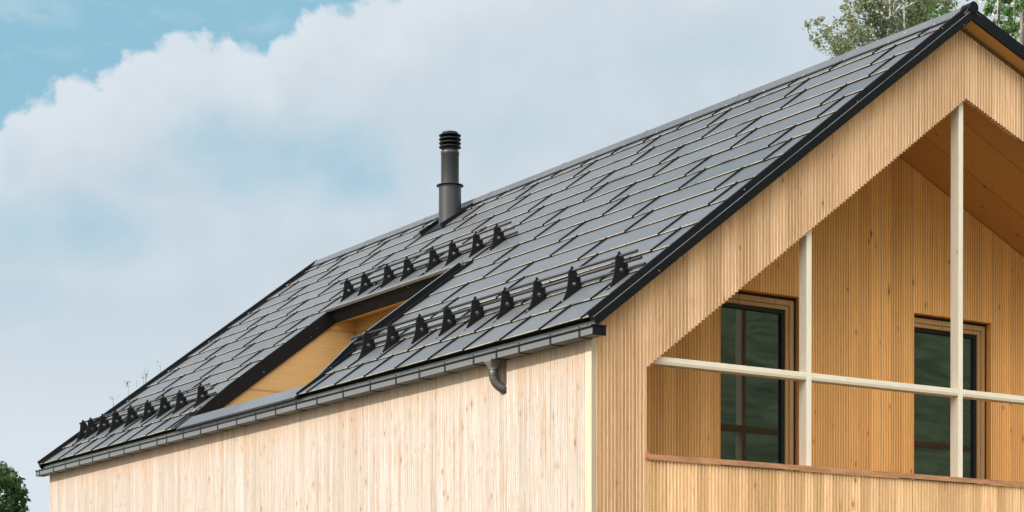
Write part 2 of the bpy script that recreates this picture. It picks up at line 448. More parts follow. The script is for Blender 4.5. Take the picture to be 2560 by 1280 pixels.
sfr = lambda u, d, z: Vector((-d, u, z))
D = 1.75
lfr = lambda u, d, z: Vector((u, D - d, z))
GB = -1.9
xo = .62; ZS = 2.0; xoR = 8.86
def zopen(x):
    return 5.950 + tp * (x - 4.718) if x < 4.718 else 5.950 - .378 * (x - 4.718)
soff = lambda x: roofline(x) - (.100 if x < XA else .125)
mb = MB()
mb.box(.002, .05, .0, .05, GB, soff(.03), None)
ribs(mb, .05, xo, lambda u: GB, soff, gfr, .04, TRAP)
ribs(mb, xo, xoR, zopen, soff, gfr, .04, TRAP, back=-.06)
ribs(mb, xoR, XR, lambda u: GB, soff, gfr, .04, TRAP)
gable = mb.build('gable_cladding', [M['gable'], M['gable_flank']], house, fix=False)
# corner boards
mb = MB(); mb.bevel_box(-.004, .048, -.002, .10, GB, 3.075, .003)
mb.build('corner_board', M['corner'], house)
# parapet below the sill
mb = MB()
ribs(mb, xo + .03, xoR, lambda u: GB, lambda u: ZS - .02, lambda u, d, z: Vector((u, .012 - d, z)), .041, ROUND, jit=.0015)
mb.box(xo, xo + .03, .0, .05, GB, ZS - .02)
mb.box(xo, xoR, .06, .16, GB, ZS - .022)
mb.build('parapet', M['parapet'], house, fix=False)
mb = MB()
mb.box(xo - .0, xoR, -.022, -.018, 1.985, 2.034); mb.box(xo, xoR, -.018, .19, 2.028, 2.034)
mb.box(xo - .012, xo - .001, -.03, .0, 1.99, 2.055)
for xj in (3.96, 6.9): mb.box(xj, xj + .02, -.0245, .19, 1.984, 2.0365)
mb.build('copper_sill', M['copper'], house)
# ---- long side wall, with the slot above the downpipe elbow
mb = MB(); up = lambda u: 3.20
ribs(mb, .102, 1.43, lambda u: GB, up, sfr, .04, SHAL)
ribs(mb, 1.43, 1.52, lambda u: GB, lambda u: 2.80, sfr, .04, SHAL, top=True)
mb.box(.045, .05, 1.42, 1.53, 2.75, 3.2)
ribs(mb, 1.52, HL, lambda u: GB, up, sfr, .04, SHAL)
mb.build('side_wall', [M['side'], M['side']], house, fix=False)
# far gable, right wall, floor slab: closed so that the house stays a house from the side
mb = MB()
mb.quad((0.02, HL, GB), (XR, HL, GB), (XR, HL, soff(XR)), (0.02, HL, soff(.02)))
mb.add([(0.02, HL, soff(.02)), (XR, HL, soff(XR)), (XA, HL, soff(XA))], [(0, 1, 2)])
mb.quad((XR, 0, GB), (XR, HL, GB), (XR, HL, soff(XR)), (XR, 0, soff(XR)))
mb.build('rear_wall', M['side'], house)
# ---- loggia: rear wall with two doors, ceiling, floor, side walls
ceilz = lambda x: 6.194 + tp * (x - W2) if x < W2 else 6.194 - .45 * (x - W2)
cz2 = lambda x: ceilz(x) - .012
d1 = (2.89, 4.00, 4.112); d2 = (5.69, 6.93, 4.112); FZ = .95
mb = MB(); fl = lambda u: FZ
ribs(mb, .12, d1[0], fl, cz2, lfr, .0375, INNER); ribs(mb, d1[0], d1[1], lambda u: d1[2], cz2, lfr, .0375, INNER)
ribs(mb, d1[1], d2[0], fl, cz2, lfr, .0375, INNER); ribs(mb, d2[0], d2[1], lambda u: d2[2], cz2, lfr, .0375, INNER)
ribs(mb, d2[1], 9.1, fl, cz2, lfr, .0375, INNER)
mb.build('loggia_wall', [M['loggia'], M['loggia_flank']], house, fix=False)
mb = MB()
mb.quad((.1, .062, ceilz(.1)), (W2, .062, 6.194), (W2, 3., 6.194), (.1, 3., ceilz(.1)))
mb.quad((W2, .062, 6.194), (9.2, .062, ceilz(9.2)), (9.2, 3., ceilz(9.2)), (W2, 3., 6.194))
mb.build('loggia_ceiling', M['ceil'], house)
mb = MB(); mb.box(.1, 9.2, .06, 3., FZ - .2, FZ)
mb.build('loggia_floor', M['loggia'], house)
for xa, xb in ((.08, .12), (9.1, 9.14)):
    mb = MB(); mb.box(xa, xb, .062, D + .1, FZ, ceilz((xa + xb) / 2) - .02)
    mb.build('loggia_side_wall', M['loggia'], house)
# ---- posts and beams
mb0 = []
for xp in (2.615, 4.680, 6.745):
    mb = MB(); mb.bevel_box(xp, xp + .066, .070, .185, 2.035, zopen(xp) + .25, .003)
    mb.build('post', M['post'], house)
xs = [xo - .02, 2.615, 2.681, 4.680, 4.746, 6.745, 6.811, xoR + .02]
for i in range(0, 8, 2):
    mb = MB(); mb.bevel_box(xs[i] + .0005, xs[i + 1] - .0005, .0705, .184, 2.886, 2.960, .003)
    mb.build('beam', M['beam'], house)
# ---- balcony doors
for (xa, xb, zt) in (d1, d2):
    mb = MB()                                            # reveal boards are the door lining
    mb.box(xa - .02, xa + .002, D + .012, D + .20, FZ, zt + .002); mb.box(xb - .002, xb + .02, D + .012, D + .20, FZ, zt + .002)
    mb.box(xa, xb, D + .012, D + .20, zt - .002, zt + .02)
    door = mb.build('balcony_door', M['loggia'], house)
    def ring(name, ins, w, y0, y1, mat, par, wl=None, il=None):
        m = MB(); a, b, t = xa + (ins if il is None else il), xb - ins, zt - ins
        wl = w if wl is None else wl
        m.bevel_box(a, a + wl, y0, y1, FZ, t, .003); m.bevel_box(b - w, b, y0, y1, FZ, t, .003)
        m.bevel_box(a + wl + .0004, b - w - .0004, y0 + .0004, y1, t - w, t - .0002, .003)
        m.build(name, mat, par)
    ring('shadow_gap', .003, .03, D + .079, D + .2, M['black'], door, .0005, .003)  # solid black strip puts the shade of the gap into colour
    ring('frame', .034, .058, D + .075, D + .2, M['frame'], door, .03, .004)
    ring('sash', .094, .045, D + .088, D + .2, M['frame'], door, .02, .0345)
    ring('gasket', .139, .045, D + .105, D + .2, M['black'], door, .02, .055)
    m = MB(); m.box(xa + .06, xb - .15, D + .135, D + .14, FZ, zt - .15); m.build('pane', M['glass'], door)

# ---- roof tiles (left slope)
mb = MB()
def tile(s0, s1, y0, y1, lip, seam, ea=.0, eb=.0):
    tw1 = random.uniform(-.0012, .0012)
    o0 = .0152 if lip else .012; o1 = .003
    if lip:
        pr = [(s0 + .016, .0105), (s0 + .001, .0110), (s0 - .001, .0135), (s0 + .001, .0165), (s0 + .005, .0182), (s0 + .010, .0184), (s0 + .016, .0178)]
    else:
        pr = [(s0, o0)]
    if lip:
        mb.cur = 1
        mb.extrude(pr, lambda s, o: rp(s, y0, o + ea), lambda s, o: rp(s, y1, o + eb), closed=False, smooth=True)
        mb.cur = 2  # black face under the lip paints the overhang's shadow
        mb.extrude([(s0 + .016, -.004), (s0 + .016, .0105)], lambda s, o: rp(s, y0, o + (ea if o > 0 else 0)), lambda s, o: rp(s, y1, o + (eb if o > 0 else 0)), closed=False)
        mb.cur = 0; pr = pr[-1:]
    pr = pr + [(s1 + .006, o1)]
    mb.extrude(pr, lambda s, o: rp(s, y0, o + (ea + tw1 if s < s1 else ea * .5)), lambda s, o: rp(s, y1, o + (eb + tw1 if s < s1 else eb * .5)), closed=False)
    # side skirt on the low-y edge, folded seam
    if seam:
        mb.cur = 2  # seam in black: its shaded side is painted in
        mb.box(s0 - .003, s1 + .004, y0 - .001, y0 + .011, -.004, .0, lambda s, y, o: rp(s, y, o + (.034 if o > -.001 else .0) - (s - s0) * .020))
        mb.box(s0 - .008, s0 + .008, y0 - .004, y0 + .013, .0, .035, lambda s, y, o: rp(s, y, o))
        mb.cur = 0
NC = 14
for j in range(NC):
    s0 = S0 + TH * j; s1 = min(S0 + TH * (j + 1), RIDGE_S - .02)
    short = j in (0, 1, 13)
    LEN = TW if short else 2 * TW
    off = Y0 + (TW / 2 if j % 2 else (0 if short else TW))
    ks = range(-2, 23)
    for k in ks:
        a, b = off + LEN * k, off + LEN * (k + 1)
        if a > YF: break
        e = random.uniform(-.001, .001)
        segs = [(a, b, s0, True, a > YV + .06)]
        # clip at verges
        out = []
        for (ya, yb, ss, lip, seam) in segs:
            ya2, yb2 = max(ya, YV + .05), min(yb, YF - .03)
            if yb2 - ya2 < .02: continue
            seam = seam and ya2 == ya
            if s0 < OS1:
                lo, hi = OY0 - .03, OY1 + .03
                if ya2 < lo: out.append((ya2, min(yb2, lo), s0, s1, True, seam))
                if yb2 > hi: out.append((max(ya2, hi), yb2, s0, s1, True, seam and ya2 >= hi))
                if s1 > OS1 + .03:
                    c, d_ = max(ya2, lo), min(yb2, hi)
                    if d_ > c: out.append((c, d_, OS1 + .03, s1, False, seam and ya2 >= lo and ya2 <= hi))
            else:
                out.append((ya2, yb2, s0, s1, True, seam))
        for (ya2, yb2, sa, sb, lip, seam) in out:
            tile(sa, sb, ya2, yb2, lip, seam, .0065 * (b - ya2) / (b - a), .0065 * (b - yb2) / (b - a))
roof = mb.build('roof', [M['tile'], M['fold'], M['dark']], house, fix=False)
# right slope
mb = MB()
for j in range(13):
    sa = .1 + j * .437
    mb.extrude([(sa, .003), (sa + .44, .016), (sa + .44, -.003)], lambda s, o: rr(s, YV + .05, o), lambda s, o: rr(s, YF - .03, o), closed=False)
mb.build('right_roof', M['tile'], house, fix=False)
# deck under the tiles (dark underlay + soffit boards)
mb = MB()
def deck(s0, s1, y0, y1, o0=-.012, o1=-.070):
    mb.box(s0, s1, y0, y1, o1, o0, lambda s, y, o: rp(s, y, o))
deck(.06, OS1 + .02, YV + .03, OY0 - .02); deck(.06, OS1 + .02, OY1 + .02, YF - .03); deck(OS1 + .0205, RIDGE_S - .05, YV + .03, YF - .03)
mb.box(.05, 5.6, YV + .03, YF - .03, -.07, -.012, lambda s, y, o: rr(s, y, o))
mb.build('roof_deck', M['flash'], house, fix=False)
mb = MB()
sf = -.074
mb.quad(rp(.05, YV + .02, sf), rp(s_at_apex(sf), YV + .02, sf), rp(s_at_apex(sf), .25, sf), rp(.05, .25, sf))
q = lambda s, y: rr(s, y, sf)
a0 = rp(s_at_apex(sf), YV + .02, sf); a1 = rp(s_at_apex(sf), .25, sf)
mb.quad(a0, rr(5.5, YV + .02, sf), rr(5.5, .25, sf), a1)
mb.build('soffit', M['ceil'], house, fix=False)
# verge trims
def vp(b): return [(YV, b), (YV, .002), (YV + .034, .008), (YV + .037, .068), (YV + .044, .073), (YV + .072, .068), (YV + .076, -.01), (YV + .022, -.02), (YV + .022, b)]
vprof = vp(-.068)
mb = MB()
mb.extrude(vprof, lambda y, o: rp(-.016 - min(0., o) * -.30 if o < .005 else -.012, y, o), lambda y, o: rp(s_at_apex(o), y, o))
mb.cur = 1; mb.quad(rp(-.014, YV + .003, .0085), rp(-.014, YV + .031, .0095), rp(s_at_apex(.009), YV + .031, .0095), rp(s_at_apex(.009), YV + .003, .0085)); mb.cur = 0  # lighter strip paints the sky reflection on the ledge
mb.build('verge_trim', [M['flash'], M['tile']], house)
mb = MB()
def sR0(o): return -o * sR / cR
mb.extrude(vp(-.09), lambda y, o: rr(sR0(o), y, o), lambda y, o: rr(5.7, y, o))
mb.build('verge_trim', M['flash'], house)
fprof = [(2 * 7.3352 - y, o) for y, o in vprof]
mb = MB()
mb.extrude(fprof, lambda y, o: rp(-.012, y, o), lambda y, o: rp(s_at_apex(o), y, o))
mb.build('verge_trim', M['flash'], house)
mb = MB()
mb.extrude(fprof, lambda y, o: rr(sR0(o), y, o), lambda y, o: rr(5.7, y, o))
mb.build('verge_trim', M['flash'], house)
# ridge cap
mb = MB()
rc = []
def rcp(s, o): p = rp(s, 0, o); return (p.x, p.z)
rc.append(rcp(RIDGE_S - .100, .020)); rc.append(rcp(RIDGE_S - .104, .030)); rc.append(rcp(RIDGE_S - .100, .037))
rc.append(rcp(RIDGE_S - .045, .040))
for k in range(9):
    a = math.pi * (.86 - .72 * k / 8)
    rc.append((XA + .047 * math.cos(a), ZA + .036 + .047 * math.sin(a)))
for s, o in ((.045, .034), (.135, .030), (.14, .022), (.135, .012)):
    p = rr(s, 0, o); rc.append((p.x, p.z))
ya, yb = rp(0, YV + .03).y, rp(0, YF - .01).y
n = 8
for i in range(n):
    y_0 = ya + (yb - ya) * i / n; y_1 = ya + (yb - ya) * (i + 1) / n
    mb.extrude(rc, lambda x, z: Vector((x, y_0, z + .004 * 0)), lambda x, z: Vector((x, y_1 + .03, z)), closed=True, smooth=False)
    if i: mb.extrude([(XA + (x - XA) * 1.04, ZA + (z - ZA) * 1.03 + .002) for x, z in rc], lambda x, z: Vector((x, y_0 - .012, z)), lambda x, z: Vector((x, y_0 + .022, z)))
ridge = mb.build('ridge_cap', M['tile'], house)
mb = MB(); mb.tube([(XA, ya - .035, ZA + .040), (XA, ya + .10, ZA + .040)], .056, 24, smooth=True)
mb.tube([(XA, ya - .038, ZA + .040), (XA, ya - .030, ZA + .040)], .061, 24)
mb.build('ridge_end', M['flash'], ridge)
proto = None
for k in range(21):
    yy = .35 + k * .6893
    if proto is None:
        m = MB(); m.lathe([(0.0, .004), (.012, .003), (.016, 0.), (.016, -.02)], (0, 0, 0), 10)
        c0 = rp(RIDGE_S - .115, yy, .031)
        proto = m.build('ridge_screw', M['gutter'], ridge, origin=(0, 0, 0)); proto.location = c0 - Vector(ROOTLOC[house.name]); o = proto
    else:
        o = proto.copy(); COL.objects.link(o); o.parent = ridge
    o.location = rp(RIDGE_S - .085, yy, .038) - Vector(ROOTLOC[house.name])
# eave flashing: thin apron hanging behind the gutter from under the tile edge
mb = MB()
yA, yB = rp(0, YV + .03).y, rp(0, YF - .02).y
ap = [(-.034, 3.060), (-.040, 3.185), (-.030, 3.192), (.10, 3.262), (.10, 3.256), (-.028, 3.186), (-.022, 3.06)]
mb.extrude(ap, lambda x, z: Vector((x, yA - .02, z)), lambda x, z: Vector((x, yB, z)))
mb.build('eave_flashing', M['gutter'], house)
# ---- roof recess (cut-in opening with dark upstand and plywood lining)
rec = MB()
def rim(pts, y0, y1, depth):
    # pts: (s, top off); a board standing along the slope between y0 and y1
    for (sa, oa), (sb, ob) in zip(pts[:-1], pts[1:]):
        V = [rp(s, y, o) for s, o_top in ((sa, oa), (sb, ob)) for y in (y0, y1) for o in (depth if s > .29 else -.03, o_top)]
        rec.add(V, [(0, 1, 3, 2), (4, 6, 7, 5), (0, 4, 5, 1), (2, 3, 7, 6), (0, 2, 6, 4), (1, 5, 7, 3)])
rimpts = [(.0, .004), (.30, .028), (.6, .062), (.98, .112), (1.8, .106), (OS1, .100)]
rim(rimpts, OY0 - .045, OY0, -.142)                      # near side
lims = [(.0, .004), (.30, .012), (.6, .03), (1.0, .052), (1.8, .052), (OS1, .05)]
rim(lims, OY1, OY1 + .045, -.142)                        # far side
rec.box(OS1, OS1 + .03, OY0 - .044, OY1 + .044, -.142, .046, lambda s, y, o: rp(s, y, o))   # head
recess = rec.build('roof_recess', M['flash'], house)
m = MB()                                                 # seam flashing beside the near upstand and the far one
m.box(-.005, OS1 + .12, OY0 - .125, OY0 - .090, -.01, .046, lambda s, y, o: rp(s, y, o))
m.build('side_flashing', M['flash'], recess)
m = MB(); m.box(-.005, .52, OY1 + .085, OY1 + .115, -.01, .03, lambda s, y, o: rp(s, y, o))
m.build('side_flashing', M['flash'], recess)
m = MB(); m.box(-.003, OS1 + .02, OY0 - .085, OY0 - .045, -.004, .006, lambda s, y, o: rp(s, y, o))
m.build('side_flashing', M['flash'], recess)
m = MB(); m.box(OS1 - .022, OS1 + .055, OY0 - .0445, OY1 + .05, .047, .080, lambda s, y, o: rp(s, y, o))
m.build('head_coping', M['coping'], recess)
m = MB()
for (sa, oa), (sb, ob) in zip(rimpts[1:-1], rimpts[2:]): m.quad(rp(sa, OY0 - .046, oa + .0015), rp(sb, OY0 - .046, ob + .0015), rp(sb, OY0 + .001, ob + .0015), rp(sa, OY0 + .001, oa + .0015))
m.build('rim_edge', M['tile'], recess, fix=False)
m = MB(); m.box(.0, .29, OY0, OY1, -.02, .004, lambda s, y, o: rp(s, y, o)); m.build('sill_strip', M['tile'], recess)
# plywood lining behind the rim
xb_, zt_ = 2.57, 4.885
pf = rp(OS1 + .02, 0, -.142); 
m = MB()
m.add([rp(.29, OY1 + .03, -.02), rp(OS1 + .02, OY1 + .03, -.10), Vector((pf.x, 0, pf.z)) + Vector((0, rp(0, OY1 + .03).y, 0)), Vector((xb_, rp(0, OY1 + .03).y, zt_)), Vector((xb_, rp(0, OY1 + .03).y, 2.2)), Vector((.12, rp(0, OY1 + .03).y, 2.2))], [(0, 1, 2, 3, 4, 5)])
m.build('cheek_lining', M['plyx'], recess, fix=False)
m = MB()
m.add([rp(.29, OY0 - .03, -.02), rp(OS1 + .02, OY0 - .03, -.10), Vector((pf.x, 0, pf.z)) + Vector((0, rp(0, OY0 - .03).y, 0)), Vector((xb_, rp(0, OY0 - .03).y, zt_)), Vector((xb_, rp(0, OY0 - .03).y, 2.2)), Vector((.12, rp(0, OY0 - .03).y, 2.2))], [(0, 1, 2, 3, 4, 5)])
m.build('cheek_lining', M['plyx'], recess, fix=False)
m = MB(); yl, yh = rp(0, OY0 - .03).y, rp(0, OY1 + .03).y
m.quad((pf.x - .01, yl, pf.z), (pf.x - .01, yh, pf.z), (xb_, yh, zt_), (xb_, yl, zt_))
m.quad((xb_, yl, 2.2), (xb_, yh, 2.2), (xb_, yh, zt_), (xb_, yl, zt_))
m.quad((.12, yl, 2.3), (.12, yh, 2.3), (xb_, yh, 2.3), (xb_, yl, 2.3))
m.build('head_lining', M['ply'], recess, fix=False)

# ================================================================== GUTTER
gut = thing('rain_gutter', 'grey box gutter along the eave, above the sunlit wall', 'gutter', (-.07, 7.2, 3.04))
GY0, GY1 = -.225, 14.57
def gz(y): return 0.0
mb = MB()
gp = [(-.012, 3.095), (-.012, 3.035), (-.145, 3.035), (-.147, 3.104), (-.143, 3.104), (-.141, 3.039), (-.016, 3.039), (-.016, 3.095)]
mb.extrude(gp, lambda x, z: Vector((x, GY0, z)), lambda x, z: Vector((x, GY1, z)))
mb.build('trough', M['gutter'], gut)
mb = MB(); mb.tube([(-.150, GY0, 3.106), (-.150, GY1, 3.106)], .0105, 10)
mb.build('rolled_rim', M['dark'], gut)
mb = MB(); mb.box(-.1475, -.138, GY0, GY1, 3.0325, 3.0385)
mb.build('lower_bead', M['dark'], gut)
for y0, y1 in ((GY0 - .012, GY0 + .002), (GY1 - .002, GY1 + .012)):
    mb = MB(); mb.bevel_box(-.150, -.006, y0, y1, 3.030, 3.107, .003); mb.bevel_box(-.162, -.004, y0 - .006, y1 + .004, 3.1072, 3.122, .003)
    mb.build('end_cap', M['flash'], gut)
for yj in (2.35, 8.3):
    pass
ys_b = [-.02, .45, .98, 1.38, 1.80, 2.35, 2.86, 3.35, 3.91, 4.53, 5.16, 5.68, 6.22, 6.76, 7.30, 7.86, 8.38, 8.93, 9.48, 9.80, 10.40, 10.98, 11.53, 12.18, 12.71, 13.28, 13.81, 14.42]
mb = MB()
for b in ((-.1505, -.1462, 3.031, 3.118), (-.1505, -.008, 3.0295, 3.0335)):
    mb.box(b[0], b[1], -.013, .013, b[2], b[3])
mb.tube([(-.151, 0, 3.113), (-.157, 0, 3.122), (-.150, 0, 3.128), (-.142, 0, 3.123), (-.137, 0, 3.112)], .0035, 6)
mb.box(-.14, -.03, -.008, .008, 3.100, 3.104)
proto = mb.build('gutter_bracket', M['dark'], gut, origin=(0, 0, 0))
for i, y in enumerate(ys_b):
    o = proto
    if i: o = proto.copy(); COL.objects.link(o); o.parent = gut
    o.location = Vector((0, y, 0)) - Vector(ROOTLOC[gut.name])
# outlet funnel and elbow
mb = MB()
yc = 1.545
top = [(-.149, yc - .083, 3.062), (-.149, yc + .083, 3.062), (-.03, yc + .083, 3.062), (-.03, yc - .083, 3.062)]
top2 = [(-.149, yc - .065, 3.03), (-.149, yc + .065, 3.03), (-.03, yc + .065, 3.03), (-.03, yc - .065, 3.03)]
N_ = 16
circ = [(-.075 + .050 * math.cos(math.pi + math.pi / 4 + 2 * math.pi * k / N_), yc + .050 * math.sin(math.pi + math.pi / 4 + 2 * math.pi * k / N_), 2.965) for k in range(N_)]
def sq(ring4):
    out = []
    for k in range(4):
        a = Vector(ring4[k]); b = Vector(ring4[(k + 1) % 4])
        for t in range(4): out.append(a.lerp(b, t / 4))
    return out
r1 = sq(top2); r0 = sq(top)
# ring order of square starts at (-x,-y) going +y; match circle
circ = [(-.075 + .050 * math.cos(a), yc + .050 * math.sin(a), 2.968) for a in [math.pi * 1.25 - 2 * math.pi * k / N_ for k in range(N_)]]
V = r0 + r1 + circ + [(p[0], p[1], 2.955) for p in circ]
F = []
for i in range(3):
    for k in range(N_): F.append((i * N_ + k, i * N_ + (k + 1) % N_, (i + 1) * N_ + (k + 1) % N_, (i + 1) * N_ + k))
mb.add(V, F)
mb.build('outlet', M['gutter'], gut)
mb = MB()
path = [Vector((-.075, yc, 2.962)), Vector((-.075, yc, 2.915)), Vector((-.075, yc, 2.90))]
for k in range(1, 9):
    a = R(58) * k / 8
    path.append(Vector((-.075 + .15 * (1 - math.cos(a)), yc - .055 * (1 - math.cos(a)) / .47, 2.90 - .15 * math.sin(a))))
d_ = (path[-1] - path[-2]).normalized(); path.append(path[-1] + d_ * .07)
mb.tube(path, .047, 20)
for i in (2, len(path) - 3):
    dd = (path[i + 1] - path[i]).normalized()
    mb.tube([path[i] - dd * .004, path[i] + dd * .004], .0492, 20)
mb.build('elbow', M['brown'], gut)

# ================================================================== SNOW GUARDS
def bracket_mesh():
    out = [(0, .010), (.03, .018), (.062, .030), (.10, .052), (.131, .076), (.165, .108), (.192, .136), (.215, .165), (.232, .186), (.240, .191), (.273, .194), (.279, .206), (.297, .206), (.301, .194), (.300, .178), (.292, .170), (.297, .150), (.307, .146), (.305, .124), (.297, .108), (.297, .098), (.312, .086), (.310, .066), (.298, .052), (.305, .026), (.30, .010)]
    leaf = [(.196, .072), (.206, .076), (.221, .086), (.224, .080), (.236, .079), (.234, .069), (.247, .064), (.240, .057), (.246, .046), (.228, .047), (.212, .040), (.211, .052), (.198, .058), (.204, .064)]
    th = .0045
    out = [(a * 1.09, .008 + (b - .010) * 1.07) for a, b in out]; leaf = [(a * 1.09, .008 + (b - .010) * 1.07) for a, b in leaf]
    V3 = [Vector((a, b, 0)) for a, b in out], [Vector((a, b, 0)) for a, b in leaf]
    tri = tessellate_polygon(V3)
    pts = out + leaf
    def P(a, b, y): return Vector((cs * a - sn * b, y, sn * a + cs * b))
    m = MB()
    for y in (-th, th): m.add([P(a, b, y) for a, b in pts], [tuple(t) for t in tri])
    for loop in (out, leaf):
        n = len(loop)
        m.add([P(a, b, -th) for a, b in loop] + [P(a, b, th) for a, b in loop], [(i, (i + 1) % n, n + (i + 1) % n, n + i) for i in range(n)])
    return m, P
TUBES = [(.300, .178), (.306, .104), (.308, .037)]
def snow_guard(label, s_toe, ys, y0, y1):
    c = rp(s_toe, (y0 + y1) / 2, .012)
    root = thing('snow_guard', label, 'snow guard', c, 'black snow guard rows on the roof')
    m, P = bracket_mesh()
    first = m.build('bracket', M['dark'], root, origin=(0, 0, 0))
    m = MB()
    m.box(-.014, .41, -.018, .018, .0, .006, lambda s, y, o: P(s, o, y)); m.box(.005, .305, -.0165, -.004, .006, .011, lambda s, y, o: P(s, o, y))
    m.box(.30, .335, -.016, .016, .006, .018, lambda s, y, o: P(s, o, y))
    st = m.build('base_strip', M['dark'], first, origin=(0, 0, 0))
    bolts = []
    for sb in (.018, .318):
        m = MB(); yb = -.014
        for r_, o0, o1 in ((.0105, .006, .012), (.0065, .012, .024)):
            V = []
            for o in (o0, o1):
                for k in range(8):
                    a = k * math.pi / 4
                    V.append(P(sb + r_ * math.cos(a), o + (.0 if sb < .2 else .012), yb + r_ * math.sin(a)))
            m.add(V, [(k, (k + 1) % 8, 8 + (k + 1) % 8, 8 + k) for k in range(8)] + [tuple(range(8, 16))])
        bolts.append(m.build('bolt', M['zinc'], first, origin=(0, 0, 0)))
    for i, y in enumerate(ys):
        if i == 0: o = first
        else:
            o = first.copy(); COL.objects.link(o); o.parent = root
            for ch in [st] + bolts:
                q_ = ch.copy(); COL.objects.link(q_); q_.parent = o
        o.location = rp(s_toe + random.uniform(-.004, .004), y, .012) - c
    for s, off in TUBES:
        m = MB(); ya_, yb_ = rp(0, y0).y, rp(0, y1).y
        p = rp(s_toe + s + .012, 0, .012 + off)
        n = 12; V = []
        m.tube([(p.x, ya_, p.z), (p.x, yb_, p.z)], .0140, n, caps=False)
        m.tube([(p.x, ya_, p.z), (p.x, ya_ + .05, p.z)], .0085, n, caps=False)
        for yy in (ya_, yb_):
            V = [Vector((p.x + r_ * math.cos(2 * math.pi * k / n), yy, p.z + r_ * math.sin(2 * math.pi * k / n))) for r_ in (.0085, .0140) for k in range(n)]
            m.add(V, [(k, (k + 1) % n, n + (k + 1) % n, n + k) for k in range(n)])
        m.add([Vector((p.x + .0085 * math.cos(2 * math.pi * k / n), ya_ + .05, p.z + .0085 * math.sin(2 * math.pi * k / n))) for k in range(n)], [tuple(range(n))])
        m.build('rail', M['rail'], root)
    return root
snow_guard('nine black snow guard brackets on three tubes, low on the roof beside the gable', .585, [.355, 1.128, 1.746, 2.335, 2.921, 3.492, 4.077, 4.734, 5.299], .085, 5.70)
snow_guard('eight black snow guard brackets on three tubes, above the plywood roof recess', 3.165, [5.75, 6.24, 6.82, 7.31, 7.985, 8.52, 9.165, 9.67], 5.46, 9.885)
snow_guard('nine black snow guard brackets on three tubes, at the far end of the eave', .520, [9.88, 10.58, 11.17, 11.75, 12.39, 12.98, 13.51, 14.01, 14.32], 9.62, 14.50)

# ================================================================== FLUE PIPE
pc = rp(5.55, 9.85, 0.)
px, py, pz = pc
flue = thing('flue_pipe', 'dark grey round flue pipe with a louvred cap, standing near the ridge', 'chimney', (px, py, pz))
Z = lambda z: z
m = MB(); m.lathe([(.178, -.30), (.163, .0), (.160, .49)], pc, 40); m.build('base_pipe', M['pipe'], flue)
m = MB(); m.lathe([(.135, .490), (.150, .492), (.196, .488), (.196, .494), (.150, .503), (.132, .503)], pc, 40); m.build('storm_collar', M['pipe'], flue)
m = MB(); m.lathe([(.129, .45), (.129, .93), (.133, .935), (.133, .98), (.126, .987), (.104, .99), (.104, 1.03)], pc, 40); m.build('upper_pipe', M['pipe'], flue)
cap = MB(); cap.lathe([(.098, 1.0), (.098, 1.25), (.0, 1.26)], pc, 32); cap = cap.build('cap', M['dark'], flue)
for k in range(4):
    zz = 1.035 + k * .056
    m = MB(); m.lathe([(.095, zz + .034), (.120, zz + .030), (.158, zz + .012), (.160, zz + .004), (.152, zz - .002), (.115, zz - .006), (.095, zz - .004)], pc, 40)
    m.build('louvre_ring', M['dark'], cap)
m = MB(); m.lathe([(.115, 1.243), (.112, 1.256), (.09, 1.262), (0., 1.266)], pc, 32); m.build('top_plate', M['pipe'], cap)
m = MB()
for ya_, yb_ in ((9.85 - .30, 9.85 - .265), (9.85 + .30, 9.85 + .335)):
    m.box(5.20, 5.84, ya_, yb_, .0, .085, lambda s, y, o: rp(s, y, o * (1. if s < 5.5 else .6)))
m.box(5.19, 5.85, 9.85 - .263, 9.85 + .298, .012, .024, lambda s, y, o: rp(s, y, o))
m.build('pipe_flashing', M['flash'], flue)

# ================================================================== GROUND
def gh(x, y):
    h = -1.9
    t = max(0., -24. - y)
    e = min(1., max(0., (x + 22.) / 46.)); e = e * e * (3 - 2 * e)
    h += 72. * (1 - math.exp(-t / 62.)) * e if t > 0 else 0.
    h += .5 * math.sin(x * .11) * math.sin(y * .13) * min(1., t / 20.)
    t2 = max(0., y - 26.); h += min(2.2, t2 * .05)
    return h
xsg = np.concatenate([np.linspace(-2500, -160, 14), np.linspace(-150, 220, 75), np.linspace(240, 2500, 14)])
ysg = np.concatenate([np.linspace(-2500, -260, 12), np.linspace(-250, 120, 75), np.linspace(140, 3000, 12)])
V = [(x, y, gh(x, y)) for x in xsg for y in ysg]
ny = len(ysg); F = []
for i in range(len(xsg) - 1):
    for j in range(ny - 1): F.append((i * ny + j, (i + 1) * ny + j, (i + 1) * ny + j + 1, i * ny + j + 1))
g = MB(); g.add(V, F, True)
ground = g.build('ground', grassmat(), None, fix=False); ground['kind'] = 'structure'

